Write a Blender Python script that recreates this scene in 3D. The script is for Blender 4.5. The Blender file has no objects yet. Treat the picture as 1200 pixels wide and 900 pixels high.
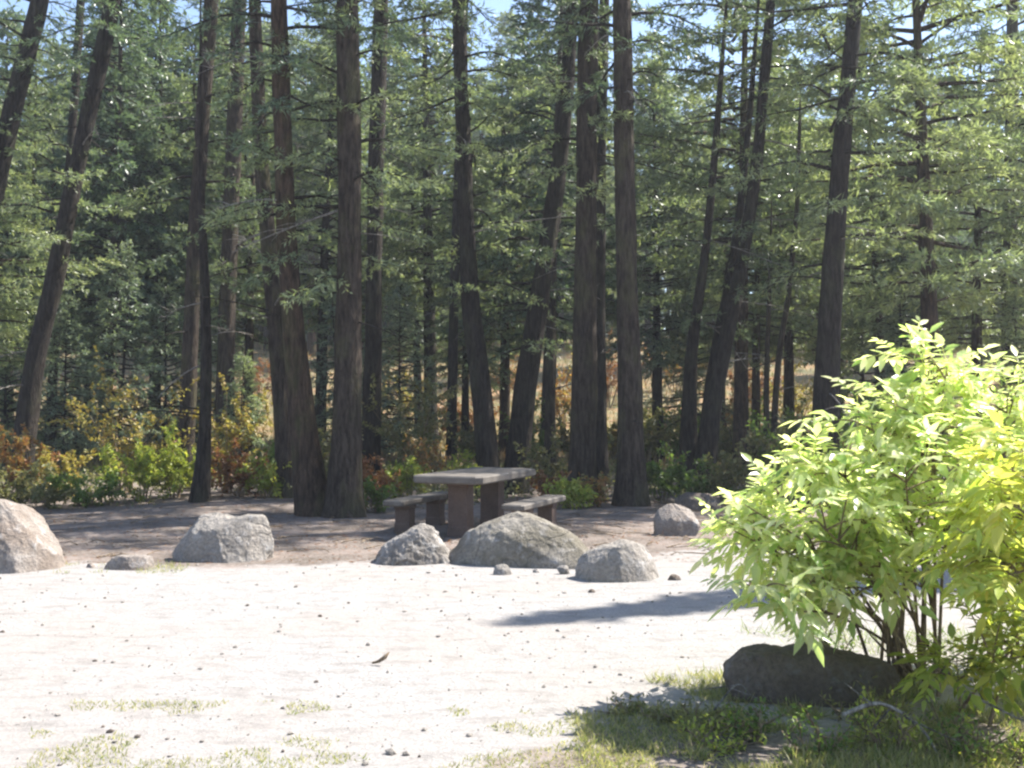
import bpy, math, random
import numpy as np
from mathutils import Vector, Matrix, noise
R = math.radians

# ------------------------------------------------------------------ camera, sky, sun, exposure
sc = bpy.context.scene
C = sc.collection
cam_d = bpy.data.cameras.new('camera'); cam = bpy.data.objects.new('camera', cam_d); C.objects.link(cam)
cam_d.sensor_width = 36; cam_d.lens = 37.5; cam_d.clip_start = 0.05; cam_d.clip_end = 2000
cam.location = (0, 0, 1.6); cam.rotation_euler = (R(90 + 1.24), 0, 0)
sc.camera = cam
SUN_AZ, SUN_EL = 28, 50            # azimuth counted from +x towards +y
w = bpy.data.worlds.new('World'); sc.world = w; w.use_nodes = True
nt = w.node_tree; bg = nt.nodes['Background']
sky = nt.nodes.new('ShaderNodeTexSky'); sky.sky_type = 'NISHITA'; sky.sun_disc = False
sky.sun_elevation = R(SUN_EL); sky.sun_rotation = R(90 - SUN_AZ); sky.altitude = 1500; sky.dust_density = 1.5
nt.links.new(sky.outputs[0], bg.inputs[0]); bg.inputs[1].default_value = 0.105
sl = bpy.data.lights.new('sun', 'SUN'); so = bpy.data.objects.new('sun', sl); C.objects.link(so)
sl.energy = 4.8; sl.angle = R(0.53); sl.color = (1.0, 0.96, 0.89)
sv = Vector((math.cos(R(SUN_AZ))*math.cos(R(SUN_EL)), math.sin(R(SUN_AZ))*math.cos(R(SUN_EL)), math.sin(R(SUN_EL))))
so.rotation_euler = sv.to_track_quat('Z', 'Y').to_euler(); so.location = (10, 5, 12)
vs = sc.view_settings; vs.view_transform = 'Standard'; vs.look = 'None'; vs.gamma = 1; vs.exposure = 1.6
sc.cycles.max_bounces = 6; sc.cycles.diffuse_bounces = 3; sc.cycles.transmission_bounces = 4
sc.cycles.filter_width = 2.4

rng = np.random.default_rng(7)
random.seed(7)
F = 1250.0
def X(px, D): return (px - 600) / F * D
def Z(py, D): return 1.6 + (477 - py) / F * D
def gD(py): return 1.6 * F / (py - 477)

# ------------------------------------------------------------------ helpers
def tag(o, label=None, cat=None, group=None, kind=None):
    if label: o['label'] = label
    if cat: o['category'] = cat
    if group: o['group'] = group
    if kind: o['kind'] = kind
    return o
def thing(name, label, cat, loc=(0,0,0), rz=0, group=None):
    o = bpy.data.objects.new(name, None); C.objects.link(o); o.empty_display_size = .2
    o.location = loc; o.rotation_euler = (0, 0, rz)
    return tag(o, label, cat, group)
class MB:
    def __init__(s): s.v = []; s.f = []; s.m = []; s.n = 0
    def add(s, v, f, m=0):
        v = np.asarray(v, float).reshape(-1, 3); f = np.asarray(f, int)
        if len(f) == 0: return
        s.v.append(v); s.f.append((f + s.n)); s.m.append(np.full(len(f), m)); s.n += len(v)
    def mesh(s, name, mats, smooth=True):
        me = bpy.data.meshes.new(name)
        V = np.concatenate(s.v); me.vertices.add(len(V)); me.vertices.foreach_set('co', V.ravel())
        loops = np.concatenate([f.ravel() for f in s.f]); sizes = np.concatenate([np.full(len(f), f.shape[1]) for f in s.f])
        starts = np.concatenate([[0], np.cumsum(sizes)[:-1]])
        me.loops.add(len(loops)); me.loops.foreach_set('vertex_index', loops.astype(np.int32))
        me.polygons.add(len(sizes)); me.polygons.foreach_set('loop_start', starts.astype(np.int32))
        me.polygons.foreach_set('loop_total', sizes.astype(np.int32))
        me.polygons.foreach_set('material_index', np.concatenate(s.m).astype(np.int32))
        me.polygons.foreach_set('use_smooth', np.full(len(sizes), smooth))
        me.update(calc_edges=True)
        for m in mats: me.materials.append(m)
        return me
    def build(s, name, mats, parent=None, smooth=True):
        if not isinstance(mats, (list, tuple)): mats = [mats]
        return link(name, s.mesh(name, mats, smooth), parent)
def link(name, me, parent=None):
    o = bpy.data.objects.new(name, me); C.objects.link(o)
    if parent: o.parent = parent
    return o
def nrm(a): return a / (np.linalg.norm(a, axis=-1, keepdims=True) + 1e-9)
def blades(mb, base, d, L, W, mat=0, side=None):
    """flat needle sprays: one lozenge each"""
    n = len(base); d = nrm(d)
    if side is None: side = rng.normal(size=(n, 3))
    s = nrm(np.cross(d, side)); L = np.asarray(L).reshape(-1,1); W = np.asarray(W).reshape(-1,1)
    v = np.stack([base, base + d*L*.45 + s*W/2, base + d*L, base + d*L*.45 - s*W/2], 1)
    mb.add(v, np.arange(n*4).reshape(n, 4), mat)
def leaves(mb, base, d, up, L, W, mat=0, fold=.18, droop=.15):
    """lance shaped leaves with a folded midrib and a drooping tip"""
    n = len(base); d = nrm(d); s = nrm(np.cross(d, up)); u = nrm(np.cross(s, d))
    L = np.asarray(L).reshape(-1,1)*np.ones((n,1)); W = np.asarray(W).reshape(-1,1)*np.ones((n,1))
    z = np.array([[0,0,1.]])
    m1 = base + d*L*.33 - u*W*fold; m2 = base + d*L*.68 - u*W*fold - z*L*droop*.35; t = base + d*L - z*L*droop
    l1 = base + d*L*.30 + s*W*.5; r1 = base + d*L*.30 - s*W*.5
    l2 = base + d*L*.64 + s*W*.38 - z*L*droop*.35; r2 = base + d*L*.64 - s*W*.38 - z*L*droop*.35
    v = np.stack([base, l1, l2, t, r2, r1, m1, m2], 1)
    k = (np.arange(n)*8)[:,None]
    for q in ([0,6,1,1],[6,7,2,1],[7,3,2,2],[0,5,6,6],[5,4,7,6],[4,3,7,7]):
        q3 = q[:3] if q[2] == q[3] else q
        mb.add(v if q == [0,6,1,1] else np.zeros((0,3)), (k + np.array(q3)[None,:]) - (0 if q == [0,6,1,1] else n*8), mat)
def catmull(P, k):
    P = np.asarray(P, float); Q = np.vstack([2*P[0]-P[1], P, 2*P[-1]-P[-2]]); out = []
    for i in range(1, len(Q)-2):
        for t in np.linspace(0, 1, k, endpoint=False):
            out.append(.5*((2*Q[i]) + (-Q[i-1]+Q[i+1])*t + (2*Q[i-1]-5*Q[i]+4*Q[i+1]-Q[i+2])*t*t + (-Q[i-1]+3*Q[i]-3*Q[i+1]+Q[i+2])*t**3))
    out.append(Q[-2]); return np.array(out)
def tube(mb, P, r, seg=6, mat=0, rough=0, seed=0):
    P = np.asarray(P, float)[:, :3]; n = len(P); r = np.broadcast_to(np.asarray(r, float), (n,))
    T = nrm(np.gradient(P, axis=0)); ref = np.array([0.,1,0]) if abs(T[0][1]) < .8 else np.array([1.,0,0])
    A = nrm(np.cross(T, ref)); B = nrm(np.cross(T, A))
    a = np.linspace(0, 2*np.pi, seg, endpoint=False)
    rr = np.repeat(r[:,None], seg, 1)
    if rough:
        for i in range(n):
            for j in range(seg):
                q = Vector((math.cos(a[j])*2.2 + seed*7.3, math.sin(a[j])*2.2, P[i][2]*.55))
                rr[i,j] *= 1 + rough*noise.noise(q) + rough*.7*noise.noise(q*3.1) + rough*.5*noise.noise(Vector((q.x*6,q.y*6,q.z*1.5)))
    v = P[:,None,:] + (np.cos(a)[None,:,None]*A[:,None,:] + np.sin(a)[None,:,None]*B[:,None,:])*rr[:,:,None]
    i = np.arange(n-1)[:,None]; j = np.arange(seg)[None,:]; j2 = (j+1) % seg
    f = np.stack([i*seg+j, i*seg+j2, (i+1)*seg+j2, (i+1)*seg+j], -1).reshape(-1,4)
    mb.add(v.reshape(-1,3), f, mat)
    mb.add(np.zeros((0,3)), np.array([[(n-1)*seg + q for q in range(seg)]]) - n*seg, mat)

# ------------------------------------------------------------------ materials
class NT:
    def __init__(s, name):
        s.m = bpy.data.materials.new(name); s.m.use_nodes = True; s.t = s.m.node_tree; s.t.nodes.clear()
        s.out = s.n('ShaderNodeOutputMaterial')
    def n(s, k, **kw):
        x = s.t.nodes.new(k)
        for a, b in kw.items(): setattr(x, a, b)
        return x
    def l(s, a, b): s.t.links.new(a, b)
    def coord(s, scale=(1,1,1), which='Object'):
        tc = s.n('ShaderNodeTexCoord'); mp = s.n('ShaderNodeMapping'); mp.inputs['Scale'].default_value = scale
        s.l(tc.outputs[which], mp.inputs[0]); return mp.outputs[0]
    def noise(s, vec, sc_, det=4, rough=.6):
        x = s.n('ShaderNodeTexNoise'); x.inputs['Scale'].default_value = sc_; x.inputs['Detail'].default_value = det
        x.inputs['Roughness'].default_value = rough; s.l(vec, x.inputs['Vector']); return x.outputs[0]
    def ramp(s, fac, stops):
        x = s.n('ShaderNodeValToRGB'); e = x.color_ramp.elements
        while len(e) < len(stops): e.new(.5)
        for k, (p, c) in enumerate(stops): e[k].position = p; e[k].color = (*c, 1) if len(c) == 3 else c
        s.l(fac, x.inputs[0]); return x.outputs[0]
    def mix(s, fac, a, b, mode='MIX'):
        x = s.n('ShaderNodeMix', data_type='RGBA', blend_type=mode)
        for sock, val in ((x.inputs[0], fac), (x.inputs[6], a), (x.inputs[7], b)):
            if isinstance(val, (int, float)): sock.default_value = val
            elif isinstance(val, tuple): sock.default_value = (*val, 1)
            else: s.l(val, sock)
        return x.outputs[2]
    def math(s, op, a, b=0.):
        x = s.n('ShaderNodeMath', operation=op)
        for i, v in enumerate((a, b)):
            if isinstance(v, (int, float)): x.inputs[i].default_value = v
            else: s.l(v, x.inputs[i])
        return x.outputs[0]
    def bump(s, h, strength, dist):
        x = s.n('ShaderNodeBump'); x.inputs['Strength'].default_value = strength; x.inputs['Distance'].default_value = dist
        s.l(h, x.inputs['Height']); return x.outputs[0]
    def pbr(s, col, rough=.85, normal=None, spec=.3):
        p = s.n('ShaderNodeBsdfPrincipled'); p.inputs['Roughness'].default_value = rough
        p.inputs['Specular IOR Level'].default_value = spec
        s.l(col, p.inputs['Base Color']) if not isinstance(col, tuple) else setattr(p.inputs['Base Color'], 'default_value', (*col, 1))
        if normal: s.l(normal, p.inputs['Normal'])
        s.l(p.outputs[0], s.out.inputs[0]); return s.m
def mat_leaf(name, cols, trans=.4, clump=None, gloss=.45, spec=.35, tboost=1.25):
    """cols: stops picked at random leaf by leaf; part of the light passes through"""
    t = NT(name); g = t.n('ShaderNodeNewGeometry')
    c = t.ramp(g.outputs['Random Per Island'], [(k/(max(1,len(cols)-1)), x) for k, x in enumerate(cols)])
    if clump:
        nz = t.noise(t.coord(), clump, 2); c = t.mix(t.ramp(nz, [(.35,(0,0,0)),(.65,(1,1,1))]), t.mix(1., c, (.72,.8,.8), 'MULTIPLY'), t.mix(1., c, (1.25,1.2,1.0), 'MULTIPLY'))
    p = t.n('ShaderNodeBsdfPrincipled'); p.inputs['Roughness'].default_value = gloss; p.inputs['Specular IOR Level'].default_value = spec
    t.l(c, p.inputs['Base Color'])
    tr = t.n('ShaderNodeBsdfTranslucent'); t.l(t.mix(1., c, (tboost, tboost*1.05, tboost*.6), 'MULTIPLY'), tr.inputs[0])
    mx = t.n('ShaderNodeMixShader'); mx.inputs[0].default_value = trans
    t.l(p.outputs[0], mx.inputs[1]); t.l(tr.outputs[0], mx.inputs[2]); t.l(mx.outputs[0], t.out.inputs[0]); return t.m
def mat_bark(name, dark, light, moss=(.12,.12,.05), mossamt=.35):
    t = NT(name); v = t.coord((1,1,.16)); v2 = t.coord((1,1,.45))
    a = t.noise(v, 22, 5, .65); b = t.noise(v2, 3, 3)
    c = t.ramp(a, [(.38, dark), (.6, light)])
    vo = t.n('ShaderNodeTexVoronoi', feature='DISTANCE_TO_EDGE'); vo.inputs['Scale'].default_value = 26; wv = t.n('ShaderNodeMix', data_type='VECTOR'); wv.inputs[0].default_value = .12; t.l(t.coord((1,1,.22)), wv.inputs[4]); nz = t.n('ShaderNodeTexNoise'); nz.inputs['Scale'].default_value = 9; t.l(v, nz.inputs['Vector']); t.l(nz.outputs['Color'], wv.inputs[5]); t.l(wv.outputs[1], vo.inputs['Vector'])
    c = t.mix(t.math('MULTIPLY', t.ramp(vo.outputs[0], [(0,(1,1,1)),(.10,(0,0,0))]), .45), c, tuple(x*.5 for x in dark))
    c = t.mix(t.math('MULTIPLY', t.ramp(b, [(.5,(0,0,0)),(.68,(1,1,1))]), mossamt), c, moss)
    h = t.math('ADD', t.math('MULTIPLY', a, .7), t.math('MINIMUM', vo.outputs[0], .2))
    return t.pbr(c, .9, t.bump(h, 1., .05), .15)
BARK = mat_bark('bark_grey_brown', (.024,.018,.014), (.080,.062,.048))
BARK_R = mat_bark('bark_reddish', (.026,.018,.013), (.095,.064,.045))
BARK_D = mat_bark('bark_dark', (.015,.012,.010), (.055,.045,.037), (.09,.10,.05), .2)
DEAD = mat_bark('dead_wood', (.13,.115,.10), (.36,.33,.29), mossamt=0)
BARKT = mat_bark('twig_bark', (.14,.10,.065), (.34,.26,.17), mossamt=0)
N_OLIVE = mat_leaf('needles_olive', [(0.119,0.157,0.090),(0.180,0.221,0.131),(0.259,0.294,0.192),(0.141,0.185,0.115)], .4, .6, .4, .5)
N_DEEP = mat_leaf('needles_deep', [(0.076,0.113,0.079),(0.121,0.170,0.114),(0.177,0.231,0.161),(0.090,0.132,0.100)], .35, .6, .4, .5)
N_BLUE = mat_leaf('needles_blue', [(0.136,0.174,0.132),(0.196,0.242,0.186),(0.281,0.325,0.254),(0.151,0.190,0.140)], .38, .6, .4, .5)
N_PALE = mat_leaf('needles_pale', [(0.199,0.240,0.138),(0.288,0.331,0.197),(0.377,0.416,0.265),(0.224,0.261,0.167)], .42, .6, .4, .5)
L_YG = mat_leaf('leaf_yellow_green', [(.22,.29,.05),(.36,.40,.08),(.46,.44,.10),(.17,.24,.05)], .45)
L_OR = mat_leaf('leaf_orange', [(.34,.15,.06),(.42,.23,.08),(.24,.11,.05),(.36,.28,.10),(.16,.14,.06)], .4)
L_GD = mat_leaf('leaf_gold', [(.34,.27,.07),(.42,.35,.10),(.28,.18,.05),(.20,.22,.06)], .4)
L_GR = mat_leaf('leaf_green', [(.09,.15,.035),(.13,.20,.045),(.19,.26,.065),(.07,.12,.04)], .45)
L_OL = mat_leaf('leaf_dull', [(.13,.15,.06),(.19,.18,.08),(.26,.24,.11),(.12,.12,.06)], .4)
L_RS = mat_leaf('leaf_rust', [(.20,.08,.035),(.28,.12,.05),(.15,.07,.035),(.30,.17,.07)], .35)
L_EL = mat_leaf('leaf_elder_blown_out', [(.40,.50,.20),(.64,.66,.40),(.74,.73,.54),(.30,.44,.13),(.74,.71,.48),(.58,.63,.32)], .6, None, .3, .8, 1.45)  # near-white stops put the sun's blown-out glare into the leaf colour
L_EY = mat_leaf('leaf_elder_yellow', [(.52,.52,.13),(.44,.52,.12),(.58,.52,.14),(.36,.48,.11)], .5, None, .35, .5, 1.3)
G_FR = mat_leaf('grass_fresh', [(.17,.21,.07),(.27,.28,.11),(.38,.35,.18),(.44,.38,.23)], .5)
G_DK = mat_leaf('grass_weed', [(.11,.17,.04),(.17,.24,.06),(.25,.30,.09),(.34,.31,.15)], .45)
G_DRY = mat_leaf('grass_dry', [(.29,.22,.14),(.36,.29,.19),(.31,.17,.10),(.19,.20,.11)], .35)

def litter_col(t, v):
    a = t.noise(v, 1.3, 5); b = t.noise(v, 26, 5, .7); c3 = t.noise(v, 7, 4)
    c = t.ramp(b, [(.3,(.055,.045,.037)),(.5,(.145,.12,.10)),(.7,(.30,.26,.23))])
    c = t.mix(t.ramp(a, [(.4,(0,0,0)),(.62,(1,1,1))]), c, t.mix(b, (.17,.135,.115), (.34,.285,.25)))
    return t.mix(t.math('MULTIPLY', t.ramp(c3, [(.52,(0,0,0)),(.66,(1,1,1))]), .4), c, (.11,.085,.06)), b
def mat_ground():
    t = NT('forest_floor'); v = t.coord()
    c, b = litter_col(t, v)
    sp = t.n('ShaderNodeSeparateXYZ'); t.l(v, sp.inputs[0])
    far = t.ramp(t.math('MULTIPLY', t.math('ADD', sp.outputs[1], t.math('MULTIPLY', t.noise(v, .25, 3), 12.)), .01), [(.30,(0,0,0)),(.38,(1,1,1))])
    md = t.ramp(t.noise(v, .9, 5), [(.35,(.09,.10,.05)),(.5,(.22,.19,.11)),(.62,(.30,.19,.11)),(.75,(.14,.09,.055))])
    c = t.mix(far, c, md)
    return t.pbr(c, .95, t.bump(b, .7, .03), .1)
def mat_road():
    t = NT('gravel_road'); v = t.coord()
    lit, lb = litter_col(t, v)
    a = t.noise(v, .5, 4); f = t.noise(v, 60, 4, .75); m = t.noise(t.coord((1,2.2,1)), 3.5, 5, .65)
    c = t.ramp(f, [(.28,(.16,.15,.143)),(.45,(.28,.265,.252)),(.65,(.38,.36,.342))])
    c = t.mix(t.math('MULTIPLY', t.ramp(a, [(.42,(0,0,0)),(.6,(1,1,1))]), .55), c, (.31,.275,.245))
    c = t.mix(t.math('MULTIPLY', t.ramp(m, [(.5,(0,0,0)),(.68,(1,1,1))]), .7), c, (.205,.188,.172))
    vo = t.n('ShaderNodeTexVoronoi'); vo.inputs['Scale'].default_value = 14; t.l(v, vo.inputs['Vector'])
    c = t.mix(t.math('MULTIPLY', t.ramp(vo.outputs[0], [(.10,(1,1,1)),(.2,(0,0,0))]), .35), c, (.22,.205,.195))
    at = t.n('ShaderNodeAttribute', attribute_name='edge')
    e = t.math('ADD', at.outputs['Fac'], t.math('MULTIPLY', t.math('SUBTRACT', t.noise(v, 2.2, 5, .7), .5), 1.5))
    c = t.mix(t.ramp(e, [(.38,(0,0,0)),(.62,(1,1,1))]), c, lit)
    h = t.math('ADD', f, t.math('MULTIPLY', vo.outputs[0], .6))
    return t.pbr(c, .95, t.bump(h, .6, .018), .15)
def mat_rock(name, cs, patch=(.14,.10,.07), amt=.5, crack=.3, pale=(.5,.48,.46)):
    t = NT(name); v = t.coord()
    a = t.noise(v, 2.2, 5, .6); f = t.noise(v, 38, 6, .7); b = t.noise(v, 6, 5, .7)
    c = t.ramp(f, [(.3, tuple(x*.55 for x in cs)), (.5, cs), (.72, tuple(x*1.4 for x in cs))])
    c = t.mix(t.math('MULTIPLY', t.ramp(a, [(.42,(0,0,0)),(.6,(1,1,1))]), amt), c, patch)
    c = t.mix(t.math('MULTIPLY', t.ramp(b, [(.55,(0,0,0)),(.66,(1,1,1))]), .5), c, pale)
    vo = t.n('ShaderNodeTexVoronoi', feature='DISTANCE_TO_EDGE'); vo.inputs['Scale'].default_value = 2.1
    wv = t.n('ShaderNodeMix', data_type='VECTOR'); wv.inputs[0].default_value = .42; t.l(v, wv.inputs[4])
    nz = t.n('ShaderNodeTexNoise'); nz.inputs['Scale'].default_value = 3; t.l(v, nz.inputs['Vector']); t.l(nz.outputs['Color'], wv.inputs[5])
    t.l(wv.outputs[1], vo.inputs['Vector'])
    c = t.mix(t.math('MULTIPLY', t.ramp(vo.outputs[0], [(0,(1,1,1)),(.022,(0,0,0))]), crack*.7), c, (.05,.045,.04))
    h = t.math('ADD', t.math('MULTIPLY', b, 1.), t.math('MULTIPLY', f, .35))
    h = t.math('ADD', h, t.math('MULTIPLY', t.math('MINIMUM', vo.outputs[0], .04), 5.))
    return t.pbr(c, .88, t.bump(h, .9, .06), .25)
ROCK_B = mat_rock('rock_brown', (.27,.235,.205), (.17,.12,.085), .55)
ROCK_G = mat_rock('rock_grey', (.29,.262,.23), (.17,.145,.12), .5)
ROCK_O = mat_rock('rock_olive', (.25,.225,.19), (.11,.095,.065), .75, .6, (.46,.43,.40))
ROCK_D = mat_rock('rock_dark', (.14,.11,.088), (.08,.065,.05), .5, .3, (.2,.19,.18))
ROCK_S = mat_rock('rock_streaked', (.33,.30,.27), (.10,.085,.07), .75, .8, (.55,.53,.5))
def mat_concrete(name, c0, c1):
    t = NT(name); v = t.coord(); a = t.noise(v, 5, 5, .7); f = t.noise(v, 70, 4)
    c = t.mix(t.ramp(a, [(.35,(0,0,0)),(.65,(1,1,1))]), c0, c1); c = t.mix(t.math('MULTIPLY', t.ramp(f, [(.5,(0,0,0)),(.7,(1,1,1))]), .35), c, (.2,.18,.16))
    return t.pbr(c, .75, t.bump(f, .4, .01), .35)
CONC = mat_concrete('table_slab_grey', (.085,.073,.062), (.165,.145,.125))
PED = mat_concrete('pedestal_red_brown', (.075,.048,.037), (.12,.078,.06))
EDGE = mat_concrete('slab_edge_brown', (.18,.14,.125), (.26,.21,.19))

# ------------------------------------------------------------------ ground, road
def gz(x, y):
    h = 0.0
    if y > 27: t = min(1, (y-27)/45); h += 6.2*(t*t*(3-2*t))
    if y > 80: h += (y-80)*.03
    h += .03*noise.noise(Vector((x*.35, y*.35, 0)))
    if y > 13: h += .10*min(1,(y-13)/6)*noise.noise(Vector((x*.3, y*.3, 3)))
    return h
def grid(xs, ys, dz=0):
    V = np.array([[x, y, gz(x, y)+dz] for y in ys for x in xs]); nx = len(xs)
    i, j = np.meshgrid(np.arange(len(ys)-1), np.arange(nx-1), indexing='ij'); b = (i*nx+j).ravel()
    return V, np.stack([b, b+1, b+nx+1, b+nx], 1)
xs = np.concatenate([-np.geomspace(600, 14, 26), np.linspace(-13.4, 13.4, 90), np.geomspace(14, 600, 26)])
ys = np.concatenate([-np.geomspace(300, 2, 12), np.linspace(0, 30, 100), np.linspace(30.8, 90, 60), np.geomspace(95, 900, 20)])
mb = MB(); mb.add(*grid(xs, ys)); ground = mb.build('ground', mat_ground()); tag(ground, kind='structure')
# gravel road: crosses the picture, with a worn dirt patch running back on the right
def road_far(x): return 10.9 + .22*math.sin(x*.9+1) + .12*math.sin(x*2.7) + (1.9*math.exp(-((x-2.9)/1.3)**2))
def road_near(x): return 4.6 + .35*math.sin(x*1.1+.6) + (0.9 if x > 0 else 0)*min(1, x/2) + .15*math.sin(x*3.1)
rx = np.linspace(-16, 16, 220); tt = np.linspace(0, 1, 60); V = []; E = []
for t_ in tt:
    for x in rx:
        y0, y1 = road_near(x)-.7, road_far(x)+.55; y = y0+(y1-y0)*t_
        V.append((x, y, gz(x, y)+.006)); E.append(max(0, 1-min((y-y0)/1.3, (y1-y)/1.1)))
nx = len(rx); i, j = np.meshgrid(np.arange(len(tt)-1), np.arange(nx-1), indexing='ij'); b = (i*nx+j).ravel()
mb = MB(); mb.add(V, np.stack([b, b+1, b+nx+1, b+nx], 1)); road = mb.build('road', mat_road())
at = road.data.attributes.new('edge', 'FLOAT', 'POINT'); at.data.foreach_set('value', np.array(E, dtype=np.float32))
tag(road, kind='structure')

# ------------------------------------------------------------------ conifer crowns (shared meshes)
def crown(name, seed, H, h0, Rm, nb, mat, twl=.5, nt_=13, nbl=12, bl=.15, bw=.042, droop=.25, prof='cone', clump=1., gap=.0, bark=BARK_D, stub=True):
    g = np.random.default_rng(seed); mb = MB(); base = []; dirs = []; 
    az = g.uniform(0, 6.28)
    for k in range(nb):
        u = (k + g.uniform(0,1))/nb; z = h0 + (H-h0)*u**.95; az += 2.4 + g.normal()*.5
        if prof == 'cone': L = Rm*((1-u)**.8*.95 + .06)*g.uniform(.65,1.12)*min(1, .55+u*4)
        else: L = Rm*math.sqrt(max(.04, 1-(2*u-.85)**2*.75))*g.uniform(.45,1.1)*(1 if u < .9 else .4)
        if g.uniform() < gap: continue
        e = g.uniform(-.15,.2) + (.35*u); m = 7; t = np.linspace(0, 1, m)
        dx, dy = math.cos(az), math.sin(az); bend = g.normal()*.15
        rad = L*t; P = np.stack([dx*rad - dy*rad*bend*t, dy*rad + dx*rad*bend*t, z + L*(e*t - droop*t*t) + .04*np.sin(t*7+az)], 1)
        tube(mb, P, np.linspace(.012+.012*L, .005, m), 4, 1)
        n2 = max(4, int(nt_*L/Rm*1.15)); s0 = g.uniform(.12,.3)
        for q in range(n2):
            tq = s0 + (1-s0)*(q+g.uniform(0,1))/n2
            f = tq*(m-1); i0 = min(m-2, int(f)); p = P[i0] + (P[i0+1]-P[i0])*(f-i0); bd = nrm(P[i0+1]-P[i0])
            sd = (-1)**q; lat = np.array([-bd[1], bd[0], 0])*sd
            td = nrm(bd*g.uniform(.35,.9) + lat*g.uniform(.5,1.) + np.array([0,0,g.uniform(-.45,.25)])); tl = twl*(1.15-tq*.6)*g.uniform(.6,1.25)
            if q == n2-1: td = bd; p = P[-1]-bd*.1
            s = g.uniform(.05,1,nbl)[:,None]; c = p + td*tl*s + np.array([0,0,-1.])*(s*s)*tl*.18
            base.append(c + g.normal(size=(nbl,3))*.012*clump)
            dirs.append(td*g.uniform(.5,1.1,(nbl,1)) + g.normal(size=(nbl,3))*.42*clump)
            tube(mb, np.array([p, p+td*tl*.5, p+td*tl*.95+np.array([0,0,-.12*tl])]), [.007,.005,.003], 3, 1)
    base = np.concatenate(base); dirs = np.concatenate(dirs); n = len(base)
    blades(mb, base, dirs, g.uniform(.6,1.3,n)*bl, g.uniform(.6,1.3,n)*bw, 0, side=np.array([[0,0,1.]])+g.normal(size=(n,3))*.8)
    return mb.mesh(name, [mat, bark])
CR = {
 'high_a': crown('crown_high_a', 11, 8.5, 0, 2.2, 50, N_OLIVE, .5, 13, 22, .14, .026, .2, 'round'),
 'high_b': crown('crown_high_b', 12, 8.0, 0, 1.9, 48, N_DEEP, .5, 13, 22, .14, .026, .3, 'round'),
 'bough_a': crown('bough_low_a', 13, 4.6, 0, 1.9, 17, N_PALE, .45, 14, 24, .12, .022, .22, 'round', 1.2),
 'bough_b': crown('bough_low_b', 14, 4.2, 0, 1.7, 16, N_OLIVE, .45, 14, 24, .12, .022, .3, 'round', 1.2),
 'spruce_a': crown('crown_spruce_a', 21, 14, 3.2, 2.7, 170, N_DEEP, .55, 16, 20, .17, .052, .32),
 'spruce_b': crown('crown_spruce_b', 22, 13, 3.2, 2.4, 160, N_BLUE, .52, 16, 20, .17, .052, .28),
 'spruce_c': crown('crown_spruce_c', 23, 15, 4.2, 2.6, 155, N_OLIVE, .55, 16, 20, .17, .052, .35),
 'pine_a': crown('crown_pine_a', 31, 14, 3.8, 3.2, 100, N_OLIVE, .55, 18, 27, .17, .04, .12, 'round', 1.5, .1, BARK_R),
 'pine_b': crown('crown_pine_b', 32, 12, 3.3, 3.2, 100, N_PALE, .55, 18, 27, .17, .038, .15, 'round', 1.5, .1, BARK_R),
 'young_a': crown('crown_young_a', 41, 4.6, .35, 1.5, 80, N_PALE, .36, 12, 20, .11, .03, .12, 'cone', 1.3),
 'young_b': crown('crown_young_b', 42, 5.5, .5, 1.6, 90, N_BLUE, .38, 12, 20, .11, .032, .22, 'cone', 1.2),
}
CRH = {'high_a':8.5,'high_b':8,'spruce_a':14,'spruce_b':13,'spruce_c':15,'pine_a':14,'pine_b':12,'young_a':4.6,'young_b':5.5}

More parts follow.
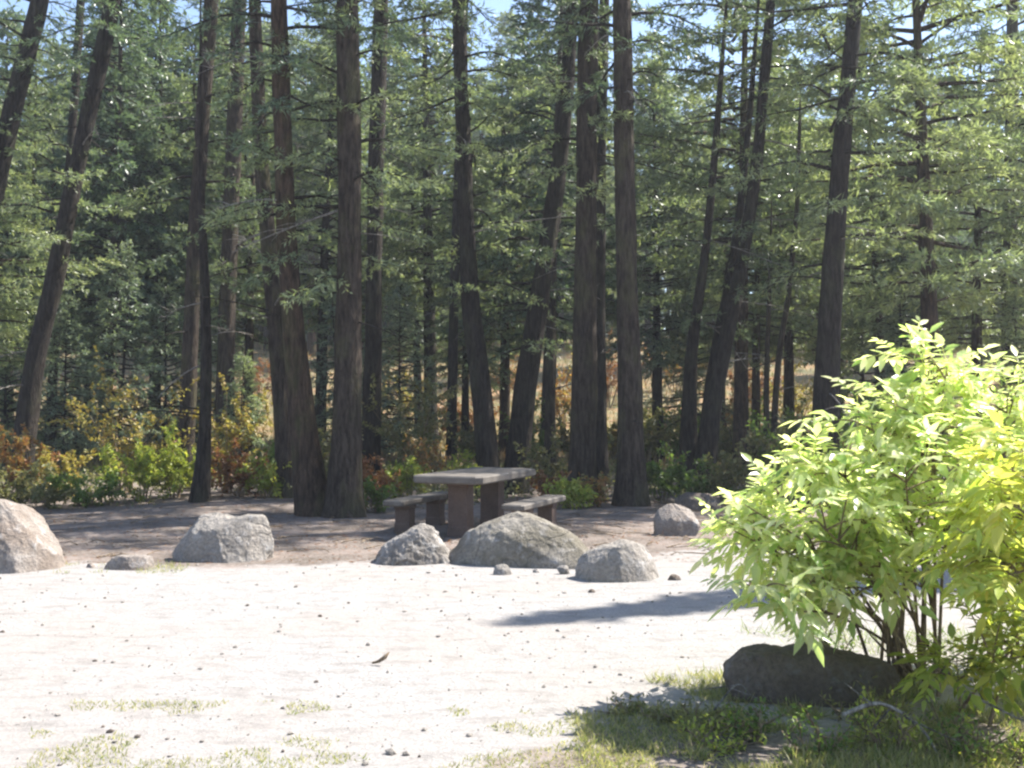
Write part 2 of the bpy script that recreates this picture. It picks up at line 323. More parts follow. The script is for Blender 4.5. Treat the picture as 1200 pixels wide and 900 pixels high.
# ------------------------------------------------------------------ the near trunks, one by one
def dead_branch(mbp, p, d, L, r, g):
    mb = mbp; m = 6; t = np.linspace(0,1,m); d = nrm(np.array(d)); wv = g.normal(size=3)*.12
    P = p + d*L*t[:,None] + np.outer(t*t, np.array([wv[0], wv[1], -abs(wv[2])*1.4-.05]))*L
    tube(mb, P, np.linspace(r, r*.3, m), 5, 0)
    for q in range(int(2+L*3)):
        f = g.uniform(.25,.95)*(m-1); i0 = min(m-2,int(f)); pp = P[i0]+(P[i0+1]-P[i0])*(f-i0)
        dd = nrm(d + g.normal(size=3)*.6); l2 = L*g.uniform(.12,.38)
        tube(mb, np.array([pp, pp+dd*l2*.5+np.array([0,0,.02]), pp+dd*l2+g.normal(size=3)*.04*l2]), [r*.4, r*.28, r*.15], 4, 0)
def near_tree(label, D, pts, H, crown_kind=None, csc=1., bark=BARK, nd=6, group='tree trunks around the picnic site', name='conifer_tree', zc=None, seed=0, dead=False, flare=1.35):
    """pts: (px, py, width_px) from the foot up; D: metres from the camera; above the last point the trunk runs straight on to H"""
    g = np.random.default_rng(seed+500)
    x0 = X(pts[0][0], D); y0 = D; z0 = gz(x0, y0)
    root = thing(name, label, 'tree', (x0, y0, z0-.08), 0, group)
    dy = g.uniform(-.02,.02)
    P = [(X(p[0],D)-x0, dy*(Z(p[1],D)-z0), Z(p[1],D)-z0+.08, p[2]/F*D/2*.83) for p in pts]
    P[0] = (0, 0, -.1, P[0][3]); a, b_ = np.array(P[-2]), np.array(P[-1]); 
    if H > b_[2]+.5:
        d = (b_-a); d = d/d[2]; d[3] = 0; d[:2] *= .8
        for k in (.35,.7,1.): 
            hh = (H-b_[2])*k; q = b_ + d*hh; q[3] = b_[3]*(1-k*.93); P.append(tuple(q))
    P4 = catmull(P, 9); r = np.maximum(P4[:,3], .012)
    hgt = np.clip(P4[:,2], 0, None); r = r*(1 + (flare-1)*np.exp(-hgt/.28))
    mb = MB(); tube(mb, P4[:,:3], r, 18 if pts[0][2] > 20 else 10, 0, .13, seed+D)
    mb.build('trunk', bark, root)
    def at_z(z):
        i = int(np.searchsorted(P4[:,2], z)); i = max(1, min(len(P4)-1, i)); t = (z-P4[i-1,2])/(P4[i,2]-P4[i-1,2]+1e-6); return P4[i-1]+(P4[i]-P4[i-1])*t
    for k in range(nd):
        z = g.uniform(1.4, min(H*.7, 8.5)); q = at_z(z); az = g.uniform(0, 6.28); rr = q[3]*.8
        dmb = MB(); dead_branch(dmb, q[:3]+np.array([math.cos(az)*rr, math.sin(az)*rr, 0]), (math.cos(az), math.sin(az), g.uniform(-.35,.3)), g.uniform(.5,1.7), g.uniform(.010,.02), g)
        dmb.build('dead_branch', DEAD if k % 3 else BARK_D, root)
    if crown_kind and seed % 5 != 4:
        zl = g.uniform(2.6, 4.8); q = at_z(zl); c = link('bough', CR[('bough_a','bough_b')[seed % 2]], root); c.location = q[:3]; c.rotation_euler = (0,0,g.uniform(0,6.28)); c.scale = (g.uniform(.8,1.1),)*3
    if crown_kind:
        zz = zc if zc is not None else H - CRH[crown_kind]*csc
        q = at_z(zz); q2 = at_z(H*.98); c = link('crown', CR[crown_kind], root)
        c.location = q[:3]; dv = Vector(q2[:3]-q[:3]).normalized(); c.rotation_euler = dv.to_track_quat('Z','Y').to_euler()
        c.rotation_euler.rotate_axis('Z', g.uniform(0,6.28)); c.scale = (csc,)*3
    return root
NEAR = [
 # label, D, points, H, crown, crown scale, bark, dead branches
 ('leaning dark conifer trunk at far left rising from the orange shrubs', 22, [(22,528,33),(40,430,27),(62,330,25),(90,180,23),(128,0,23)], 16, 'high_b', 1., BARK_D, 7),
 ('dark leaning trunk crossing the upper left corner of the view', 24, [(-62,535,32),(-30,330,27),(2,150,25),(36,0,24)], 15, 'high_a', .9, BARK_D, 4),
 ('slim dark trunk standing just behind the leaning trunk at far left', 27, [(58,520,17),(64,420,13),(78,240,12),(94,0,11)], 14, None, 1, BARK_D, 5),
 ('straight dark trunk left of the small curved trunk, foot hidden in yellow shrubs', 21, [(216,530,26),(222,420,22),(232,200,20),(245,0,19)], 16, 'high_b', .7, BARK, 6),
 ('small dark curved trunk with its foot among the yellow green shrubs', 17.6, [(234,582,26),(241,500,18),(242,400,15),(239,300,12),(237,235,9),(236,120,6)], 9, None, 1, BARK_D, 6),
 ('dark brown trunk behind the small curved trunk, left of the twin trunks', 26, [(262,520,26),(264,420,24),(268,250,22),(276,0,19)], 17, 'high_a', 1, BARK, 5),
 ('left of the twin trunks, slimmer and curving in behind the thick one', 18.4, [(338,572,26),(330,470,24),(318,330,22),(305,180,20),(297,0,17)], 14, None, 1, BARK, 6),
 ('thick curved brown trunk with broad foot, left of the straight trunk by the table', 16.0, [(372,604,50),(358,520,38),(345,400,32),(334,240,27),(326,0,23)], 14, 'high_b', 1., BARK_R, 6),
 ('thickest straight trunk nearest the left end of the picnic table', 15.8, [(402,606,54),(406,500,41),(408,330,36),(407,150,33),(404,0,31)], 14.5, 'high_a', .8, BARK, 6),
 ('dark trunk directly behind and right of the thickest straight trunk', 22, [(434,535,28),(437,420,24),(440,200,22),(446,0,20)], 17, 'high_b', 1, BARK_D, 6),
 ('dark trunk bending right into the foot of the V shaped pair behind the table', 19.5, [(576,556,36),(565,470,30),(552,360,26),(544,200,22),(537,0,19)], 15.5, 'high_a', 1, BARK_D, 8),
 ('trunk leaning right, right member of the V shaped pair behind the table', 20, [(602,556,36),(618,440,30),(640,300,27),(660,150,22),(672,0,18)], 15, 'high_b', .9, BARK_D, 7),
 ('broad straight trunk between the V shaped pair and the lone trunk', 18.6, [(681,566,42),(684,470,36),(686,300,31),(688,130,28),(690,0,27)], 16, 'high_a', .75, BARK, 5),
 ('slim dark trunk peeping out right behind the broad straight trunk', 21.5, [(703,545,24),(702,420,19),(704,200,16),(709,0,14)], 15, None, 1, BARK_D, 4),
 ('lone straight trunk with flared foot right of the picnic table', 17.6, [(740,574,46),(738,480,35),(735,300,30),(732,120,27),(730,0,26)], 15, 'high_b', 1.05, BARK, 5),
 ('thin trunk between the V shaped pair and the broad straight trunk', 24, [(644,535,18),(645,440,14),(648,300,12),(655,120,10)], 12, None, 1, BARK, 5),
 ('thin upright dark trunk just left of the V shaped pair', 28, [(529,510,16),(531,400,14),(537,200,12),(545,0,10)], 14, None, 1, BARK_D, 5),
 ('long thin trunk sweeping up to the right, behind the elder bush', 20, [(820,556,32),(838,460,26),(862,350,20),(885,220,17),(900,80,14),(907,0,13)], 14, 'high_a', .8, BARK_D, 7),
 ('left stem of the clump behind the elder bush, short and dark', 20.3, [(806,552,30),(808,470,22),(812,400,17),(826,300,13),(838,180,10)], 11, None, 1, BARK_D, 5),
 ('middle stem of the clump behind the elder bush', 20.8, [(818,548,24),(835,440,18),(853,340,15),(868,240,11),(880,120,8)], 11, None, 1, BARK_D, 5),
 ('stout dark trunk leaning right above the elder bush', 18.0, [(966,572,44),(968,470,36),(976,320,31),(988,170,25),(1004,0,20)], 15, 'high_a', 1, BARK_D, 6),
 ('spindly bent pole tree left of the stout trunk above the elder bush', 23, [(903,520,11),(912,430,9),(926,340,8),(936,240,6),(940,150,5)], 9, None, 1, BARK, 5),
 ('spindly straight pole tree left of the bent pole tree', 24, [(897,520,9),(898,440,8),(901,350,6),(903,280,4)], 6.5, None, 1, BARK, 3),
 ('blue grey trunk near the right edge behind drooping boughs', 27, [(1180,520,24),(1182,380,20),(1184,200,17),(1186,0,14)], 15, 'high_b', 1, BARK, 6),
]
for k, (lb, D, pts, H, ck, cs, bk, nd) in enumerate(NEAR):
    near_tree(lb, D, pts, H, ck, cs, bk, nd, seed=k)

# ------------------------------------------------------------------ the wood behind: each conifer a thing of its own
TRK = {}
def plain_trunk(H, r, bark, key):
    if key in TRK: return TRK[key]
    g = np.random.default_rng(len(TRK)+90); n = 16; t = np.linspace(0,1,n)
    P = np.stack([.12*np.sin(t*3+g.uniform(0,6))-.12*math.sin(0), .12*np.sin(t*2.5+g.uniform(0,6)), -.3+(H+.3)*t],1); P[:,:2] -= P[0,:2]
    mb = MB(); tube(mb, P, r*(1-.93*t)*(1+.4*np.exp(-t*H/.4)), 12, 0, .12, len(TRK)); TRK[key] = mb.mesh('trunk', [bark]); return TRK[key]
def wood_tree(px, D, kind, s, label, rz, lean=0, group='conifers in the wood behind the clearing'):
    x = X(px, D); H = CRH[kind]
    nm = {'s':'spruce_tree','p':'pine_tree','y':'young_conifer'}[kind[0]]
    root = thing(nm, label, 'tree', (x, D, gz(x, D)), rz, group); root.scale = (s,)*3; root.rotation_euler = (0, R(lean), rz)
    link('trunk', plain_trunk(H, .20 if H > 8 else .06, BARK_R if kind[0]=='p' else BARK_D, kind), root)
    link('crown', CR[kind], root)
    return root
WOOD = [
 (-60,30,'spruce_a',1.0,'dark spruce half cut off by the left edge of the view'),
 (30,34,'pine_a',.95,'olive pine with lit boughs at far left behind the leaning trunk'),
 (10,27,'young_a',.9,'pale young pine low at the left edge'),
 (120,30,'spruce_a',1.05,'deep green spruce between the leaning trunk and the small curved trunk'),
 (165,38,'spruce_b',1.1,'tall bluish spruce right of the far left leaning trunk'),
 (195,27,'young_b',.85,'bluish young spruce behind the yellow green shrubs at left'),
 (250,46,'spruce_c',1.1,'olive spruce far behind the straight dark trunk at left'),
 (290,33,'pine_a',.9,'olive pine whose boughs spread left of the twin trunks'),
 (285,24,'young_a',.6,'small pale pine tuft low between the small curved trunk and the twin trunks'),
 (345,52,'spruce_b',1.2,'bluish spruce seen far off past the thick curved trunk'),
 (375,30,'spruce_c',.95,'olive spruce in the gap between the two thickest trunks'),
 (425,40,'pine_b',1.0,'pale pine rising behind the thickest straight trunk'),
 (468,27,'young_b',.85,'bluish young spruce with drooping boughs left of the table'),
 (492,36,'spruce_b',.85,'bluish spruce with sky above it, left of the V shaped pair'),
 (515,50,'spruce_a',1.1,'deep green spruce far behind the thin upright dark trunk'),
 (590,31,'pine_b',.95,'pale sunlit pine filling the gap of the V shaped pair'),
 (600,55,'spruce_c',1.25,'tall olive spruce far behind the V shaped pair'),
 (655,44,'spruce_b',1.1,'bluish spruce behind the broad straight trunk'),
 (770,29,'spruce_b',.85,'grey green spruce just right of the lone straight trunk'),
 (790,46,'pine_a',.95,'olive pine far behind the clump of leaning stems'),
 (845,34,'pine_b',.8,'pale pine in the gap left of the long sweeping trunk'),
 (925,31,'pine_b',.95,'pale yellowish pine between the sweeping trunk and the stout trunk'),
 (940,48,'spruce_b',.9,'bluish spruce far off left of the stout leaning trunk'),
 (1035,27,'pine_a',.82,'olive pine with level boughs right of the stout leaning trunk'),
 (1060,25,'young_b',.95,'bluish young spruce in shade above the elder bush'),
 (1100,38,'spruce_a',.8,'deep green spruce above the middle of the elder bush'),
 (1145,27,'pine_b',.92,'pale pine with sunlit boughs near the right edge'),
 (1205,31,'spruce_b',.95,'bluish spruce cut by the right edge of the view'),
 (1190,24,'young_a',.9,'pale young pine low at the right edge behind the elder bush'),
  (60,42,'spruce_b',1.1,'bluish spruce deep in the wood left of the slim dark trunk'),
 (92,29,'young_a',.8,'pale young pine between the slim dark trunk and the yellow green shrubs'),
 (145,47,'spruce_a',1.2,'tall deep green spruce far back between the leaning trunk and the straight dark trunk'),
 (-20,25,'pine_b',.75,'pale pine with sunlit low boughs at the left edge'),
 (228,33,'spruce_a',.95,'deep green spruce hidden behind the straight dark trunk at left'),
 (315,43,'spruce_a',1.1,'deep green spruce far behind the twin trunks'),
 (365,41,'pine_a',1.05,'olive pine far back in the gap between the two thickest trunks'),
 (400,49,'spruce_b',1.2,'tall bluish spruce hidden mostly by the thickest straight trunk'),
 (455,45,'spruce_c',1.1,'olive spruce far back right of the dark trunk behind the thickest one'),
 (430,31,'young_b',.95,'bluish young spruce just right of the thickest straight trunk'),
 (560,42,'spruce_b',1.0,'bluish spruce glimpsed between the V shaped pair'),
 (635,52,'pine_a',1.1,'olive pine far back between the V shaped pair and the broad trunk'),
 (700,50,'pine_b',1.1,'pale pine far back behind the broad straight trunk'),
 (760,38,'spruce_c',.95,'olive spruce behind the gap right of the lone straight trunk'),
 (815,39,'spruce_b',.9,'bluish spruce directly behind the leaning clump of stems'),
 (905,40,'spruce_c',.9,'olive spruce behind the spindly pole trees'),
 (985,37,'spruce_a',.8,'deep green spruce hidden behind the stout leaning trunk'),
 (1010,45,'pine_b',.95,'pale pine far back just right of the stout leaning trunk'),
 (1075,33,'spruce_c',.8,'olive spruce in the gap right of the level boughed pine'),
 (1130,44,'spruce_b',.95,'bluish spruce far back left of the blue grey trunk'),
 (105,35,'spruce_b',1.05,'bluish spruce peering through right behind the far left leaning trunk'),
 (180,32,'spruce_a',1.0,'deep green spruce shading the tall gold flecked shrub at left'),
 (262,36,'spruce_c',1.0,'olive spruce directly behind the dark brown trunk by the small curved trunk'),
 (10,37,'spruce_a',1.05,'deep green spruce in the dark wood at the left edge'),
 (810,31,'young_b',1.1,'bluish young spruce just left of the leaning clump of stems'),
 (885,30,'pine_a',.75,'olive pine right of the long sweeping trunk'),
 (960,33,'pine_b',.85,'pale pine directly behind the stout leaning trunk'),
 (1010,30,'young_a',1.15,'pale young pine at the right foot of the stout leaning trunk'),
 (545,31,'spruce_b',.7,'small bluish spruce right behind the trunk that bends into the V shaped pair'),
 (1095,21,'pine_b',1.1,'tall pale pine whose high boughs hang over the elder bush'),
 (868,25,'pine_a',1.0,'olive pine standing just right of the leaning clump, boughs across the sky'),
 (75,25,'young_b',.75,'bluish young spruce in shade low behind the orange shrubs'),
 (140,26,'young_b',1.0,'bluish young spruce right behind the tall gold flecked shrub'),
 (-10,29,'young_b',1.1,'bluish young spruce low in the dark wood at the left edge'),
 (232,28,'young_b',.9,'bluish young spruce behind the foot of the small curved trunk'),
 (398,27,'young_b',.9,'bluish young spruce behind the feet of the two thickest trunks'),
 (505,33,'spruce_c',1.15,'tall olive spruce filling the gap left of the V shaped pair'),
 (640,29,'spruce_a',1.1,'tall deep green spruce right behind the V shaped pair'),
 (1290,24,'pine_b',.95,'pale pine just past the right edge reaching boughs into view'),
]
g = np.random.default_rng(3)
for (px, D, kind, s, lb) in WOOD:
    if D >= 38: D = D*1.1+10; s *= 1.15          # beyond the open clearing
    wood_tree(px, D, kind, s, lb, g.uniform(0,6.28), g.uniform(-2,2))
# the conifer right of the frame whose shadow tip lies on the road
near_tree('conifer standing outside the view at right, its pointed shadow on the road', 12.2, [(1430,641,34),(1432,400,28),(1432,200,25),(1432,0,22)], 10.8, None, seed=77, nd=2)
sh = [o for o in C.objects if o.get('label','').startswith('conifer standing outside')][0]
c = link('crown', crown('crown_side', 51, 10.9, 3.2, .62, 100, N_OLIVE, .25, 13, 14, .19, .07, .3), sh)

# ------------------------------------------------------------------ far wood: one mass
def far_wood():
    g = np.random.default_rng(5); mb = MB(); nb_ = []; nd_ = []; 
    for k in range(215):
        px = g.uniform(-300, 1500); D = g.uniform(62, 92); x = X(px, D)
        H = g.uniform(13, 20) if px < 480 else (g.uniform(11, 17) if px < 780 else g.uniform(9, 15.5)); z0 = gz(x, D); Rm = g.uniform(2,3.2)
        tube(mb, [(x,D,z0-.3),(x+.1,D,z0+H*.5),(x,D,z0+H)], [.2,.13,.02], 6, 1)
        n = 3000; u = g.uniform(.02,1,n)**.9; az = g.uniform(0,6.28,n); lay = np.floor(u*26)/26; u2 = lay + g.normal(size=n)*.006
        rad = Rm*(1-u2)**.8*np.sqrt(g.uniform(.02,1,n))*(.75+.35*np.sin(az*3+lay*50))
        nb_.append(np.stack([x+np.cos(az)*rad, D+np.sin(az)*rad, z0+H*u2-.25*rad],1)); nd_.append(np.stack([np.cos(az),np.sin(az),g.uniform(-.5,.2,n)],1)+g.normal(size=(n,3))*.4)
    b_ = np.concatenate(nb_); d_ = np.concatenate(nd_); n = len(b_)
    blades(mb, b_, d_, g.uniform(.3,.8,n), g.uniform(.12,.28,n), 0, side=np.array([[0,0,1.]])+g.normal(size=(n,3))*.7)
    o = mb.build('far_wood', [N_BLUE, BARK_D]); tag(o, 'far mass of conifers closing off the clearing', 'wood', kind='stuff')
far_wood()

# ------------------------------------------------------------------ rocks
def rock(name, label, D, outline, depth, mat, seed, rough=.06, cat='boulder', group='boulders along the road edge', p=2.8, cy=None, lim=.55):
    """outline: silhouette in picture units, own depth; the body swells front and back and is faceted"""
    g = np.random.default_rng(seed)
    O = np.array([[X(a,D), Z(b,D)] for a, b in outline]); 
    c = np.array([(O[:,0].min()+O[:,0].max())/2, .35*O[:,1].max()+.65*max(0, O[:,1].min())]); Q = O - c
    th = np.arctan2(Q[:,1], Q[:,0]); rr = np.hypot(Q[:,0], Q[:,1])
    def rxz(a):
        d = np.array([math.cos(a), math.sin(a)]); best = .02
        for i in range(len(Q)):
            A, B = Q[i], Q[(i+1)%len(Q)]; M = np.array([d, -(B-A)]).T
            det = M[0,0]*M[1,1]-M[0,1]*M[1,0]
            if abs(det) < 1e-9: continue
            s = (A[0]*M[1,1]-M[0,1]*A[1])/det; t = (M[0,0]*A[1]-A[0]*M[1,0])/det
            if -1e-6 <= t <= 1+1e-6 and s > 0: best = max(best, s)
        return best
    tab = np.array([rxz(a) for a in np.linspace(-np.pi, np.pi, 361)])
    import bmesh
    bm = bmesh.new(); bmesh.ops.create_icosphere(bm, subdivisions=6 if (O[:,0].max()-O[:,0].min()) > .5 else 4, radius=1)
    pl = g.normal(size=(26,3)); pl[:,2] = abs(pl[:,2])*.8-.05; pl = nrm(pl); S = max(rr)
    for v in bm.verts:
        d = np.array(v.co); h = math.hypot(d[0], d[2]); a = math.atan2(d[2], d[0])
        rx_ = np.interp(a, np.linspace(-np.pi, np.pi, 361), tab)
        r = ((h/rx_)**p + (abs(d[1])/(depth/2))**p)**(-1/p)
        q = d*r
        e = q/np.array([S, depth/2, S*.7])
        for n_ in pl:                                            # knock off facets, mostly front and back
            k = float(np.dot(e, n_))
            if k > lim and abs(n_[1]) > .25: q = q - n_*np.array([S,depth/2,S*.7])*(k-lim)*.9; e = q/np.array([S, depth/2, S*.7])
        q[1] += q[2]*.25
        V3 = Vector(q*2.2/max(.35,S)) + Vector((seed*3.1,0,0)); 
        f = noise.noise(V3)*1.1 + abs(noise.noise(V3*2.3))*.6 + (.5-abs(noise.noise(V3*4.5)))*.5 + noise.noise(V3*11)*.25
        q = q*(1 + rough*(f-.15))
        v.co = Vector((q[0], q[1], q[2]))
    me = bpy.data.meshes.new(name); bm.to_mesh(me); bm.free(); me.materials.append(mat)
    for pg in me.polygons: pg.use_smooth = True
    o = link(name, me); yc = D + (depth*.35 if cy is None else cy); o.location = (c[0]*1.0, yc, c[1]); 
    k = yc/D; o.location.x *= k; o.scale = (k,)*3; o.location.z = 1.6+(c[1]-1.6)*k
    tag(o, label, cat, group); return o
rock('boulder', 'big tan boulder with sunlit sloping top cut by the left edge', 10.3, [(-70,700),(-70,600),(-40,580),(0,582),(22,594),(48,622),(72,648),(76,672),(60,700)], 1.1, ROCK_B, 1, .06, lim=.68)
rock('boulder', 'small flat pinkish stone between the two left boulders', 10.4, [(122,688),(124,656),(140,651),(170,650),(184,653),(192,668),(188,688)], .35, ROCK_B, 2, .07)
rock('boulder', 'grey brown boulder with two humps left of the thick curved trunk', 11.0, [(206,690),(210,640),(222,614),(240,602),(258,602),(274,606),(290,603),(308,603),(324,617),(324,640),(314,664),(310,690)], .9, ROCK_G, 3, .07, p=3, lim=.66)
rock('boulder', 'jagged streaked rock with white ridges left of the largest boulder', 10.8, [(436,690),(436,662),(450,642),(466,630),(480,621),(494,615),(508,618),(515,632),(521,642),(527,660),(528,690)], .6, ROCK_S, 4, .16, lim=.7)
rock('boulder', 'largest boulder, brown and peaked with a long slope to the right, before the picnic table', 10.6, [(516,700),(520,644),(546,624),(580,610),(606,602),(622,604),(652,617),(676,630),(692,644),(690,700)], 1.15, ROCK_O, 5, .075)
rock('boulder', 'pale topped grey boulder nearest the road, right of the largest boulder', 9.7, [(664,712),(667,672),(684,650),(706,638),(732,633),(756,640),(768,660),(776,684),(770,712)], .85, ROCK_G, 7, .05)
rock('boulder', 'small squarish brown boulder on the dirt right of the table', 13.2, [(766,650),(765,600),(776,592),(800,589),(814,597),(818,615),(810,632),(806,650)], .5, ROCK_B, 8, .06, p=3.2)
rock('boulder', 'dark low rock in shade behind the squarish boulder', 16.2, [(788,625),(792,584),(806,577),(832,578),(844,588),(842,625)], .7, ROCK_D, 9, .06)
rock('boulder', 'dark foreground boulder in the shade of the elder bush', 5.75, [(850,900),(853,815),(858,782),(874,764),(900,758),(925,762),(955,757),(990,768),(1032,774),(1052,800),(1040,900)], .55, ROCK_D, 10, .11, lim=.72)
st = [(588,667,26,9,10.15,'small grey stone at the foot of the largest boulder'),(660,664,18,7,10.2,'small white stone between the largest and the pale topped boulder'),
      (628,668,10,4,10.3,'tiny pale stone between the largest boulder and the small white stone'),(790,678,18,6,9.8,'small dark stone right of the pale topped boulder'),(693,693,10,4,9.2,'tiny dark stone in front of the pale topped boulder'),(108,661,12,5,10.6,'small stone beside the flat pinkish stone')]
for k, (px, py, ww, hh, D, lb) in enumerate(st):
    rock('stone', lb, D, [(px-ww/2,py+hh),(px-ww/2,py-hh*.2),(px-ww*.2,py-hh),(px+ww*.25,py-hh*.8),(px+ww/2,py),(px+ww/2,py+hh)], ww/F*D*.7, [ROCK_G,ROCK_S,ROCK_S,ROCK_D,ROCK_D,ROCK_B][k], 20+k, .08, 'stone', 'small stones by the boulders')
# gravel scattered over the road
def gravel():
    g = np.random.default_rng(9); ico = [(0,0,1),(.9,0,.3),(.28,.85,.3),(-.72,.53,.3),(-.72,-.53,.3),(.28,-.85,.3),(.7,.5,-.5),(-.28,.85,-.5),(-.9,0,-.5),(-.28,-.85,-.5),(.7,-.5,-.5)]
    I = np.array(ico); fc = [(0,1,2),(0,2,3),(0,3,4),(0,4,5),(0,5,1),(1,6,2),(2,6,7),(2,7,3),(3,7,8),(3,8,4),(4,8,9),(4,9,5),(5,9,10),(5,10,1),(1,10,6)]
    mb = MB()
    for k in range(1900):
        y = g.uniform(4.2, 13) if k < 2200 else g.uniform(13, 22); x = g.uniform(-.56,.56)*y; s = .004+.013*g.uniform()**6 + (.010 if g.uniform() < .012 else 0)
        v = I*g.uniform(.6,1.3,(11,1))*np.array([s*g.uniform(.8,1.6), s*g.uniform(.8,1.4), s*.7]); a = g.uniform(0,6.28); c_, s_ = math.cos(a), math.sin(a)
        v = np.stack([v[:,0]*c_-v[:,1]*s_, v[:,0]*s_+v[:,1]*c_, v[:,2]],1)+np.array([x,y,gz(x,y)+.008+s*.25]); mb.add(v, fc, int(g.uniform()<.15))
    o = mb.build('gravel', [ROCK_G, ROCK_D], smooth=False); tag(o, 'loose gravel and pebbles strewn over the pale road', 'gravel', kind='stuff')
gravel()
mb = MB(); x, y = X(448,6.62), 6.62; tube(mb, [(x-.06,y,.02),(x-.02,y,.03),(x+.02,y,.055),(x+.045,y+.01,.085)], [.006,.010,.013,.004], 6)
tag(mb.build('wood_chip', BARKT), 'lone dark curled chip of wood lying on the open road', 'wood chip')

# ------------------------------------------------------------------ picnic table and benches
def slab(mb, L, W, T, z, ch=.02, mat=0, cut=0):
    """bevelled slab with clipped corners, long axis along x; z = top"""
    import bmesh
    c = cut; pts = [(-L/2+c,-W/2),(L/2-c,-W/2),(L/2,-W/2+c),(L/2,W/2-c),(L/2-c,W/2),(-L/2+c,W/2),(-L/2,W/2-c),(-L/2,-W/2+c)] if c else [(-L/2,-W/2),(L/2,-W/2),(L/2,W/2),(-L/2,W/2)]
    n = len(pts); P = np.array(pts); rings = []
    for (off, zz) in ((ch, z-T), (0, z-T+ch), (0, z-ch), (ch, z)):
        s = 1-np.array([off/(L/2), off/(W/2)]); rings.append(np.c_[P*s, np.full(n, zz)])
    V = np.concatenate(rings); f = [[r*n+i, r*n+(i+1)%n, (r+1)*n+(i+1)%n, (r+1)*n+i] for r in range(3) for i in range(n)]
    mb.add(V, f, mat); mb.add(np.zeros((0,3)), np.array([[3*n+i for i in range(n)]])-4*n, mat); mb.add(np.zeros((0,3)), np.array([[n-1-i for i in range(n)]])-4*n, mat)
def pedestal(mb, x, w_, d_, h, flare=.03):
    V = []
    for (zz, s) in ((-.05, 1+flare*3), (.10, 1+flare*2), (.12, 1), (h-.06, 1), (h-.04, 1.12), (h, 1.12)):
        for a, b_ in ((-1,-1),(1,-1),(1,1),(-1,1)): V.append((x+a*w_/2*s, b_*d_/2*s, zz))
    f = [[r*4+i, r*4+(i+1)%4, r*4+4+(i+1)%4, r*4+4+i] for r in range(5) for i in range(4)]
    mb.add(V, f, 0)
TAX = math.atan2(.93, .37); tc = np.array([-.45, 13.9]); px_ = np.array([.93, -.37])
t = thing('picnic_table', 'grey slab topped picnic table on brown pedestals in the shade', 'table', (tc[0], tc[1], gz(*tc)), TAX)
mb = MB(); slab(mb, 1.95, .94, .10, .77, .018, 0, .07); mb.build('tabletop', CONC, t, smooth=False)
for s in (-.52, .5): mb = MB(); pedestal(mb, s, .20, .26, .672); mb.build('leg', PED, t, smooth=False)
for s, lb in ((-.82,'low slab bench on the left side of the picnic table'), (.80,'low slab bench with sunlit top on the right side of the picnic table')):
    c = tc + px_*s; q = thing('bench', lb, 'bench', (c[0], c[1], gz(*c)), TAX, 'benches at the picnic table')
    mb = MB(); slab(mb, 1.6, .30, .075, .43, .015, 0, .03); mb.build('seat', CONC, q, smooth=False)
    for u in (-.5, .5): mb = MB(); pedestal(mb, u*.9, .17, .20, .352); mb.build('leg', PED, q, smooth=False)

# ------------------------------------------------------------------ shrubs of the undergrowth
def shrub(label, px, D, W, H, mat, n, seed, ll=.07, lw=.035, cat='shrub', name='shrub', group='shrubs of the undergrowth', up=.4, dense=.55, stems=9, depth=None):
    g = np.random.default_rng(seed+900); x = X(px, D); root = thing(name, label, cat, (x, D, gz(x,D)-.03), 0, group)
    sm = MB(); fm = MB(); B = []; Dd = []
    dp = depth or W*.8
    for k in range(stems):
        a = g.uniform(0, 6.28); q = math.sqrt(g.uniform(.0,1)); tx, ty = math.cos(a)*q*W/2, math.sin(a)*q*dp/2; hz = H*g.uniform(.6,1.03)*(1-.35*q)
        P = catmull([(tx*.12, ty*.12, -.05), (tx*.4+g.normal()*.03, ty*.4, hz*.5), (tx, ty, hz)], 4)
        tube(sm, P, np.linspace(.004+.006*H, .003, len(P)), 4)
        for b_ in range(5):
            i = g.integers(3, len(P)); d = nrm(np.array([tx*.8, ty*.8, .35*H])+g.normal(size=3)*.45*H); l = H*g.uniform(.15,.38)
            Q = np.array([P[i], P[i]+d*l*.5, P[i]+d*l]); tube(sm, Q, [.004,.003,.002], 3)
            m = max(3, int(n/stems/5)); s = g.uniform(.05,1.05,m)[:,None]
            B.append(P[i]+d*l*s+g.normal(size=(m,3))*.02); Dd.append(d*.4+g.normal(size=(m,3))*.8+np.array([0,0,up-.3]))
    B = np.concatenate(B); Dd = np.concatenate(Dd); B[:,2] = np.maximum(B[:,2], .04); m = len(B)
    leaves(fm, B, Dd, np.array([[0,0,1.]])+g.normal(size=(m,3))*.5, g.uniform(.6,1.3,m)*ll, g.uniform(.6,1.3,m)*lw)
    sm.build('stem', BARKT, root); fm.build('foliage', mat, root); return root
